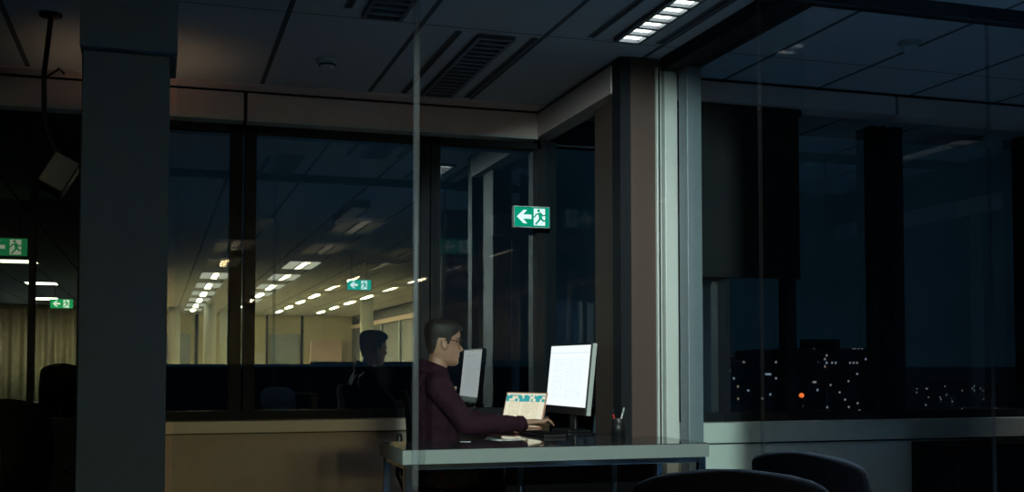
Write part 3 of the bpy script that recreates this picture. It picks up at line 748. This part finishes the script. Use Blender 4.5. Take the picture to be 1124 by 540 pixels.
def hand(bm, w_, fwd, side, lift):
    """palm down hand; fwd = direction of the fingers, side = thumb side"""
    fwd, side = V(fwd).normalized(), V(side).normalized(); up = V((0, 0, 1))
    k0 = w_ + fwd*0.028 + up*0.002
    palm = [(w_ - fwd*0.01, 0.026, 0.019), (w_ + fwd*0.022 + up*0.004, 0.030, 0.017), (w_ + fwd*0.052 + up*0.007, 0.038, 0.0155), (w_ + fwd*0.083 + up*0.006, 0.041, 0.0135), (w_ + fwd*0.097 + up*0.003, 0.038, 0.009)]
    loft([[c + side*a*math.cos(2*PI*j/18) + up*b_*math.sin(2*PI*j/18) for j in range(18)] for c, a, b_ in palm], bm)
    for k, (off, ln, sp) in enumerate(((0.030, 0.071, 0.10), (0.010, 0.080, 0.03), (-0.010, 0.074, -0.05), (-0.029, 0.058, -0.13))):
        d = (fwd + side*sp).normalized()
        b0 = w_ + fwd*0.083 + side*off + up*0.006
        l1, l2, l3 = ln*0.46, ln*0.30, ln*0.26
        p1 = b0 + d*l1*0.97 + up*(0.010 + lift*0.004*(k % 2)); p2 = p1 + d*l2*0.86 - up*l2*0.50; p3 = p2 + d*l3*0.66 - up*l3*0.74
        limb(bm, [b0, p1, p2, p3], [0.0100, 0.0088, 0.0080, 0.0066], 12)
    t0 = w_ + fwd*0.028 + side*0.024 - up*0.002
    t1 = t0 + fwd*0.030 + side*0.026 - up*0.004; t2 = t1 + fwd*0.030 + side*0.006 - up*0.006; t3 = t2 + fwd*0.020 - side*0.004 - up*0.006
    limb(bm, [t0, t1, t2, t3], [0.0145, 0.0115, 0.0095, 0.0075], 12)
hand(body, RW + V((0.02, 0, 0.004)), (1, 0.03, -0.03), (0.05, 1, 0), 1)
hand(body, LW + V((0.018, -0.01, -0.004)), (0.85, -0.5, -0.08), (-0.5, -0.85, 0), 1)
# legs of the body
HIP = [V((1.47, MY+s*0.095, 0.535)) for s in (-1, 1)]; KNEE = [V((1.87, MY-0.14, 0.545)), V((1.87, MY+0.13, 0.545))]; ANK = [V((1.80, MY-0.13, 0.10)), V((1.93, MY+0.12, 0.10))]
def leg(bm, i, g):
    h, k, a = HIP[i], KNEE[i], ANK[i]
    limb(bm, [h, h.lerp(k, 0.4), h.lerp(k, 0.8), k], [0.088+g, 0.078+g, 0.060+g, 0.056+g])
    limb(bm, [k, k.lerp(a, 0.3), k.lerp(a, 0.7), a], [0.056+g, 0.054+g, 0.040+g, 0.036+g])
for i in (0, 1):
    leg(body, i, -0.004)
    limb(body, [ANK[i], ANK[i]+V((0.02, 0, -0.045)), ANK[i]+V((0.16, 0, -0.065))], [0.036, 0.038, 0.025])
fuse('body', body, 0.0042, M['skin'], man, 5)
# shirt
sh = bmesh.new(); trunk(sh, 0.012)
arm(sh, RS, RE, RE.lerp(RW, 0.97), 0.012); arm(sh, LS, LE, LE.lerp(LW, 0.97), 0.012)
for s in (-1, 1): limb(sh, [(1.412, MY+s*0.05, 1.028), (1.407, MY+s*0.185, 0.985)], [0.052, 0.070])
shirt = fuse('shirt', sh, 0.008, M['shirt'], man, 4, 0.016, 0.055)
# collar
cl = []
for (z, g, tl) in ((1.035, 0.022, -0.15), (1.092, 0.006, -0.34), (1.108, 0.006, -0.40), (1.108, 0.012, -0.40), (1.050, 0.030, -0.25)):
    cl.append(ell((1.424, MY, z), 0.062+g, 0.062+g, 32, tl))
obj('collar', loft(cl, closed=False), M['shirt'], shirt, True)
obj('cuff', tube(RE.lerp(RW, 0.90), RE.lerp(RW, 1.0), 0.044, 0.042, 24), M['shirt'], shirt, True)
tr = bmesh.new(); leg(tr, 0, 0.012); leg(tr, 1, 0.012)
loft([ell((1.46, MY, 0.452), 0.118, 0.178), ell((1.45, MY, 0.52), 0.126, 0.182), ell((1.445, MY, 0.56), 0.118, 0.168)], tr)
fuse('trousers', tr, 0.010, M['trousers'], man, 4, 0.012, 0.08)
for i in (0, 1):
    a = ANK[i]; rings = []
    for (x, hw, z0, z1) in ((-0.055, 0.02, 0.012, 0.05), (-0.045, 0.034, 0.004, 0.085), (0.0, 0.040, 0.004, 0.10), (0.06, 0.043, 0.004, 0.075), (0.14, 0.048, 0.004, 0.055), (0.19, 0.040, 0.004, 0.045), (0.21, 0.018, 0.010, 0.032)):
        rings.append([V((a.x+x, a.y+hw*math.cos(2*PI*j/20), (z0+z1)/2+(z1-z0)/2*math.sin(2*PI*j/20))) for j in range(20)])
    obj('shoe', loft(rings), M['leather'], man, True)
# hair: short sides, fuller top swept forward
def sstep(x, a, b_): x = max(0, min(1, (x-a)/(b_-a))); return x*x*(3-2*x)
def hairline(th):
    d = abs(math.degrees(math.atan2(math.sin(th), math.cos(th))))
    pts = [(0, 0.186), (30, 0.184), (46, 0.176), (58, 0.160), (68, 0.150), (74, 0.108), (84, 0.104), (90, 0.138), (106, 0.138), (116, 0.085), (135, 0.052), (180, 0.045)]
    for (a, za), (b_, zb) in zip(pts, pts[1:]):
        if a <= d <= b_: return za + (zb-za)*(d-a)/(b_-a)
hr = []
zs = [0.03 + (0.2345-0.03)*i/60 for i in range(61)]
for z in zs:
    ring = []
    for j in range(96):
        th = 2*PI*j/96
        k = sstep(z, hairline(th)-0.004, hairline(th)+0.006)
        d = abs(math.degrees(math.atan2(math.sin(th), math.cos(th))))
        thick = 0.004 + 0.013*sstep(z, 0.13, 0.205)
        g = -0.018 + (0.018+thick)*k
        p = head_pt(th, z, g)
        p.z += k*0.012*sstep(z, 0.165, 0.23); p.x += k*0.012*sstep(z, 0.17, 0.215)*max(0, math.cos(th)); p.z += k*0.006*math.sin(j*1.9)*sstep(z, 0.15, 0.2)*0.35
        ring.append(p)
    hr.append(ring)
hbm = bmesh.new(); merge(hbm, loft(hr), HM)
obj('hair', hbm, M['hair'], man, True)
# eyes and brows
for s in (-1, 1):
    e = bmesh.new(); bmesh.ops.create_uvsphere(e, u_segments=14, v_segments=10, radius=0.0105); merge_m = HM @ Matrix.Translation((0.0635, s*0.031, 0.1265))
    q = bmesh.new(); merge(q, e, merge_m); obj('eye', q, M['leather'], man, True)
    e = limb(bmesh.new(), [(0.087, s*0.016, 0.1435), (0.084, s*0.032, 0.1475), (0.072, s*0.048, 0.1445)], [0.0026, 0.0034, 0.0022], 8)
    q = bmesh.new(); merge(q, e, HM); obj('eyebrow', q, M['hair'], man, True)
# spectacles
gl = bmesh.new()
for s in (-1, 1):
    ring = []
    for k in range(17):
        a = 2*PI*k/16; cx = math.copysign(abs(math.cos(a))**0.6, math.cos(a)); sz = math.copysign(abs(math.sin(a))**0.6, math.sin(a))
        y = s*0.034 + 0.0245*cx; ring.append((0.094 - 4.0*(y*y) , y, 0.124 + 0.0165*sz))
    limb(gl, ring, [0.0020]*17, 8)
    limb(gl, [(0.081, s*0.060, 0.130), (0.060, s*0.0765, 0.131), (0.0, s*0.081, 0.130), (-0.022, s*0.081, 0.117)], [0.0024]*4, 8)
limb(gl, [(0.094, -0.010, 0.128), (0.098, 0, 0.131), (0.094, 0.010, 0.128)], [0.0019]*3, 8)
q = bmesh.new(); merge(q, gl, HM); obj('spectacles', q, M['black_plastic'], man, True)

# ------------------------------------------------------------------ open office behind the viewer (mirrored by the window)
LG = 'lit ceiling lamps of the open office'
UG = 'unlit ceiling lamps of the open office'
def office_lamp(x, y, lit):
    t = thing('office_lamp', 'lit ceiling lamp of the open office, mirrored in the window' if lit else 'unlit ceiling lamp of the open office, mirrored in the window', 'ceiling lamp', (x, y, CZ), 0, LG if lit else UG)
    obj('frame', box_bm(-0.24, 0.24, -0.66, 0.66, -0.010, -0.0005), (M['panel_glow'] if x < 3 else M['white_wall']) if lit else M['dim_lamp'], t)
    obj('diffuser', box_bm(-0.05, 0.05, -0.60, 0.60, -0.016, -0.0095), M['office_lamp'] if lit else M['dim_lamp'], t)
    for s_ in (-1, 1): obj('side_reflector', box_bm(s_*0.065-0.006, s_*0.065+0.006, -0.62, 0.62, -0.024, -0.0095), M['louvre'], t)
    return t
on0 = off0 = None
for x in (0.98, 2.22, 3.46, 4.7):
    for k in range(9):
        y = 0.6 - k*2.6
        if y < OY+0.8: continue
        lit = k >= (3 if x < 3 else 4) or (x == 2.22 and k == 2) or (x == 4.7 and k in (1, 3))
        if lit and (on0 is None or (x > 3 and on0['x'] < 3)): on0 = office_lamp(x, y, True); on0['x'] = x
        elif lit: dup(on0, (x, y, CZ))
        elif off0 is None: off0 = office_lamp(x, y, False)
        else: dup(off0, (x, y, CZ))
        if k >= 5 or (k == 4 and x < 3):
            la = bpy.data.lights.new('lamp_light', 'AREA'); la.shape = 'RECTANGLE'; la.size = 0.1; la.size_y = 1.2
            la.energy = 50 if k == 4 else (340 if x < 3 else 220); la.color = (1, 0.77, 0.34)
            lo = bpy.data.objects.new('lamp_light', la); C.objects.link(lo); lo.location = (x, y, CZ-0.03)
# unseen spotlight added behind the viewer; its flaps cut the beam to shape
SP = V((-0.6, -1.5, 2.50)); AIM = V((2.15, 5.3, 0.95))
t = thing('added_spotlight', 'added black spotlight with beam flaps, unseen behind the viewer', 'spotlight', SP)
dv = (AIM-SP).normalized(); rt = dv.cross(V((0, 0, 1))).normalized(); upv = rt.cross(dv)
obj('stem', tube((0, 0, 0.05), (0, 0, CZ-SP.z), 0.012), M['black_plastic'], t, True)
obj('can', loft([[dv*q + (rt*math.cos(2*PI*j/24)+upv*math.sin(2*PI*j/24))*r_ for j in range(24)] for q, r_ in ((-0.16, 0.03), (-0.15, 0.06), (-0.02, 0.062), (-0.02, 0.055), (-0.13, 0.05))], closed=False), M['black_plastic'], t, True)
def flap(p_edge, side):
    """beam flap whose inner edge lies on the line from the lamp to p_edge"""
    e = (V(p_edge)-SP); e = e*(0.35/math.hypot(e.x, e.y)); o_ = V((e.y, -e.x, 0)).normalized()*side
    q = bmesh.new(); th = V((e.x, e.y, 0)).normalized()*0.003
    a = V((e.x, e.y, 0)); pts = [a+V((0, 0, -0.22)), a+V((0, 0, 0.14)), a+o_*0.16+V((0, 0, 0.14)), a+o_*0.16+V((0, 0, -0.22))]
    loft([[p_ for p_ in pts], [p_+th for p_ in pts]], q)
    obj('beam_flap', q, M['black_plastic'], t)
q = bmesh.new(); hz = V((dv.x, dv.y, 0)).normalized(); e0 = hz*0.35 + V((0, 0, -(SP.z-0.10)*0.35/math.hypot(2.75, 6.8)))
loft([[e0-rt*0.3+hz*w_, e0+rt*0.3+hz*w_, e0+rt*0.3+hz*w_-V((0, 0, 0.13)), e0-rt*0.3+hz*w_-V((0, 0, 0.13))] for w_ in (0.004, 0.008)], q)
obj('beam_flap', q, M['black_plastic'], t)
flap((0.98, 4.86, 0.7), -1); flap((3.13, 5.70, 0.7), 1)
sl = bpy.data.lights.new('spot_light', 'SPOT'); sl.energy = 1350; sl.color = (0.93, 1.0, 0.88); sl.spot_size = R(27); sl.spot_blend = 0.35; sl.shadow_soft_size = 0.003
so = bpy.data.objects.new('spot_light', sl); C.objects.link(so); so.parent = t; so.rotation_euler = dv.to_track_quat('-Z', 'Y').to_euler()
def office_column(x, y, r=0.16):
    o = obj('column', lathe([(r, 0), (r, CZ)], at=(x, y, 0)), M['white_wall'], None, True)
    tag(o, 'pale round column of the open office, mirrored in the window', 'column', 'round columns of the open office', 'structure')
for x, y in ((1.35, -17.5), (1.9, -20), (4.9, -13.5), (5.3, -6.5), (3.3, 0.9), (0.45, -19)):
    office_column(x, y)
    dl = bpy.data.lights.new('downlight', 'SPOT'); dl.energy = 60 if y < -3 else 6; dl.color = (1, 0.86, 0.55); dl.spot_size = R(70); dl.spot_blend = 0.4; dl.shadow_soft_size = 0.03
    dt = thing('downlight', 'small ceiling downlight beside an office column', 'downlight', (x-0.05, y+0.30, CZ), 0, 'downlights beside the office columns')
    obj('trim_ring', lathe([(0.05, -0.006), (0.06, -0.004), (0.06, -0.0005)]), M['silver'], dt, True)
    lo = bpy.data.objects.new('bulb_light', dl); C.objects.link(lo); lo.parent = dt; lo.location = (0, 0, -0.02)
# rows of desks with dark screens
def desk_row(x0, x1, y, ztop, label):
    t = thing('bench_desk', label, 'desk', ((x0+x1)/2, y, 0))
    L = (x1-x0)/2
    obj('fabric_screen', box_bm(-L, L, -0.03, 0.03, 0.02, ztop, 0.008), M['screen_fabric'], t)
    obj('worktop', box_bm(-L, L, 0.03, 0.72, 0.70, 0.73), M['screen_fabric'], t)
    for s in (-1, 1): obj('end_leg', box_bm(s*(L-0.03)-0.02, s*(L-0.03)+0.02, 0.08, 0.66, 0, 0.70), M['dark_frame'], t)
desk_row(-1.0, 1.9, -1.6, 1.09, 'low dark desk partition behind the viewer')
desk_row(2.0, 5.9, -1.6, 1.15, 'higher dark desk partition behind the viewer')
desk_row(-1.0, 2.6, -6.2, 1.12, 'dark desk partition in the second row of the office')
desk_row(2.8, 5.9, -6.2, 1.14, 'dark desk partition in the second row by the office wall')
for k, (a, b_) in enumerate(((1.15, 1.25), (1.95, 2.05), (3.38, 3.44), (4.5, 4.58))):
    struct('trim_%d' % (40+k), box_bm(a, b_, OY, OY+0.05, 0, CZ), M['dark_frame'], 'dark upright on the lit office end wall', 'trim')
# cupboards and doors along the lit end wall
for k, (a, b_, h_, mt) in enumerate(((0.2, 1.0, 2.1, 'grey_metal'), (2.3, 3.3, 1.5, 'white_wall'), (3.5, 4.4, 2.1, 'grey_metal'), (4.8, 5.8, 1.9, 'valance'))):
    t = thing('cupboard', ('tall grey', 'low white', 'second tall grey', 'beige')[k] + ' cupboard on the lit office end wall', 'cupboard', ((a+b_)/2, OY+0.25, 0))
    L = (b_-a)/2
    obj('body', box_bm(-L, L, -0.24, 0.2, 0, h_, 0.005), M[mt], t)
    for s in (-1, 1):
        d = obj('door', box_bm(min(s*0.01, s*(L-0.01)), max(s*0.01, s*(L-0.01)), 0.2, 0.22, 0.05, h_-0.03, 0.003), M[mt], t)
        obj('handle', box_bm(s*0.05-0.008, s*0.05+0.008, 0.22, 0.24, h_*0.45, h_*0.45+0.16), M['chrome'], d)

t = thing('cabinet', 'low black cabinet under the right window', 'cabinet', (5.2, 5.45, 0))
obj('body', box_bm(-0.95, 0.95, -0.18, 0.2, 0, 0.65, 0.005), M['black_fabric'], t)
for k in range(3): obj('door', box_bm(-0.94+k*0.63, -0.94+k*0.63+0.61, -0.2, -0.18, 0.05, 0.63, 0.003), M['black_fabric'], t)

# ------------------------------------------------------------------ corridor contents
cu = bmesh.new(); x0, x1, n = -4.3, -1.2, 160; f_, bk = [], []
rings = []
for i in range(n+1):
    x = x0 + (x1-x0)*i/n; y = 32.55 + 0.09*math.sin(x*21) + 0.03*math.sin(x*9.7)
    rings.append([V((x, y, 0.03)), V((x, y, 2.6)), V((x, y+0.02, 2.6)), V((x, y+0.02, 0.03))])
o = obj('curtain', loft(rings), M['curtain'], None, True)
tag(o, 'pale pleated curtain at the far end of the left corridor', 'curtain')
for k, (x, y) in enumerate(((-2.6, 29.5), (-2.2, 24.0), (-2.1, 19.0))):
    t = thing('corridor_lamp', ('farthest', 'middle', 'nearest lit')[k] + ' ceiling lamp of the left corridor', 'ceiling lamp', (x, y, CZ))
    obj('frame', box_bm(-0.32, 0.32, -0.32, 0.32, -0.012, -0.0005), M['louvre'], t)
    obj('diffuser', box_bm(-0.28, 0.28, -0.28, 0.28, -0.016, -0.011), emit('corridor_lamp_%d' % k, (1, 0.85, 0.5), (44, 12, 2.5)[k]), t)
t = thing('cabinet', 'low black cabinet in the left corridor', 'cabinet', (-1.5, 14.5, 0))
obj('body', box_bm(-1.2, 1.1, -0.2, 0.2, 0.0, 0.66, 0.006), M['black_plastic'], t)
for k in range(4): obj('door', box_bm(-1.18+k*0.57, -1.18+k*0.57+0.55, -0.222, -0.2, 0.06, 0.63, 0.003), M['black_plastic'], t)
office_chair('office_chair', 'black office chair by the low cabinet in the left corridor', (-0.95, 12.9, 0), R(90), 1.12)
office_chair('office_chair', 'dark office chair inside the glass left of the column', (-0.62, 5.75, 0), R(80), 0.95)

# ------------------------------------------------------------------ the night city outside
gr = struct('ground_outside', box_bm(-90000, 90000, 34, 150000, -186, -184), M['night_ground'], 'dark ground of the night city outside', 'ground')
GB = 'distant buildings of the night city'
rnd = random.Random(3)
spots = [(0.52, 190, 24, 44), (0.575, 150, 17, 47), (0.645, 160, 15, 49), (0.67, 240, 40, 40), (0.74, 210, 26, 38), (0.80, 260, 30, 41), (0.88, 230, 40, 36), (0.60, 330, 60, 50),
         (0.46, 280, 40, 38), (0.40, 230, 26, 34), (0.33, 260, 30, 36), (0.27, 300, 36, 34), (0.18, 280, 40, 30), (0.08, 260, 40, 28)]
spots = [(a, b*4, c*4, d*4) for a, b, c, d in spots]
for k, (rt, y, wd, h_) in enumerate(spots):
    t = thing('city_building', 'distant dark building with scattered lit windows in the night city', 'building', (rt*y, y, -184), 0, GB)
    mt = building_mat('facade_%d' % k, k+1, 0.035 if k in (1, 2) else 0.015)
    obj('tower', box_bm(-wd/2, wd/2, -10, 10, 0, h_), mt, t)
    obj('roof_block', box_bm(-wd/5, wd/5, -4, 5, h_, h_+6), M['night_ground'], t)
# street and window lights nobody could count: one object
cl_ = bmesh.new()
for k in range(330):
    y = rnd.uniform(440, 1680); rt = rnd.uniform(0.03, 0.95); z = -184 + rnd.uniform(8, 136)*min(1, y/1200)
    if any(abs(rt*y-a*b_) < w2/2+2 and abs(y-b_) < 13 for a, b_, w2, _h in spots): continue
    bmesh.ops.create_icosphere(cl_, subdivisions=1, radius=rnd.uniform(0.35, 1.1), matrix=Matrix.Translation((rt*y, y, z)))
o = obj('city_lights', cl_, emit('street_glow', (1, 0.72, 0.42), 0.6))
tag(o, 'many tiny street and window lights of the night city', 'lights', None, 'stuff')
t = thing('beacon', 'orange red beacon glowing low in the city lights', 'light', (0.6225*480, 480, -184))
obj('mast', tube((0, 0, 0), (0, 0, 169.6), 0.5), M['night_ground'], t)
q = bmesh.new(); bmesh.ops.create_uvsphere(q, u_segments=12, v_segments=8, radius=1.2, matrix=Matrix.Translation((0, 0, 170.5)))
obj('lamp', q, emit('beacon_glow', (1, 0.16, 0.03), 2.0), t)
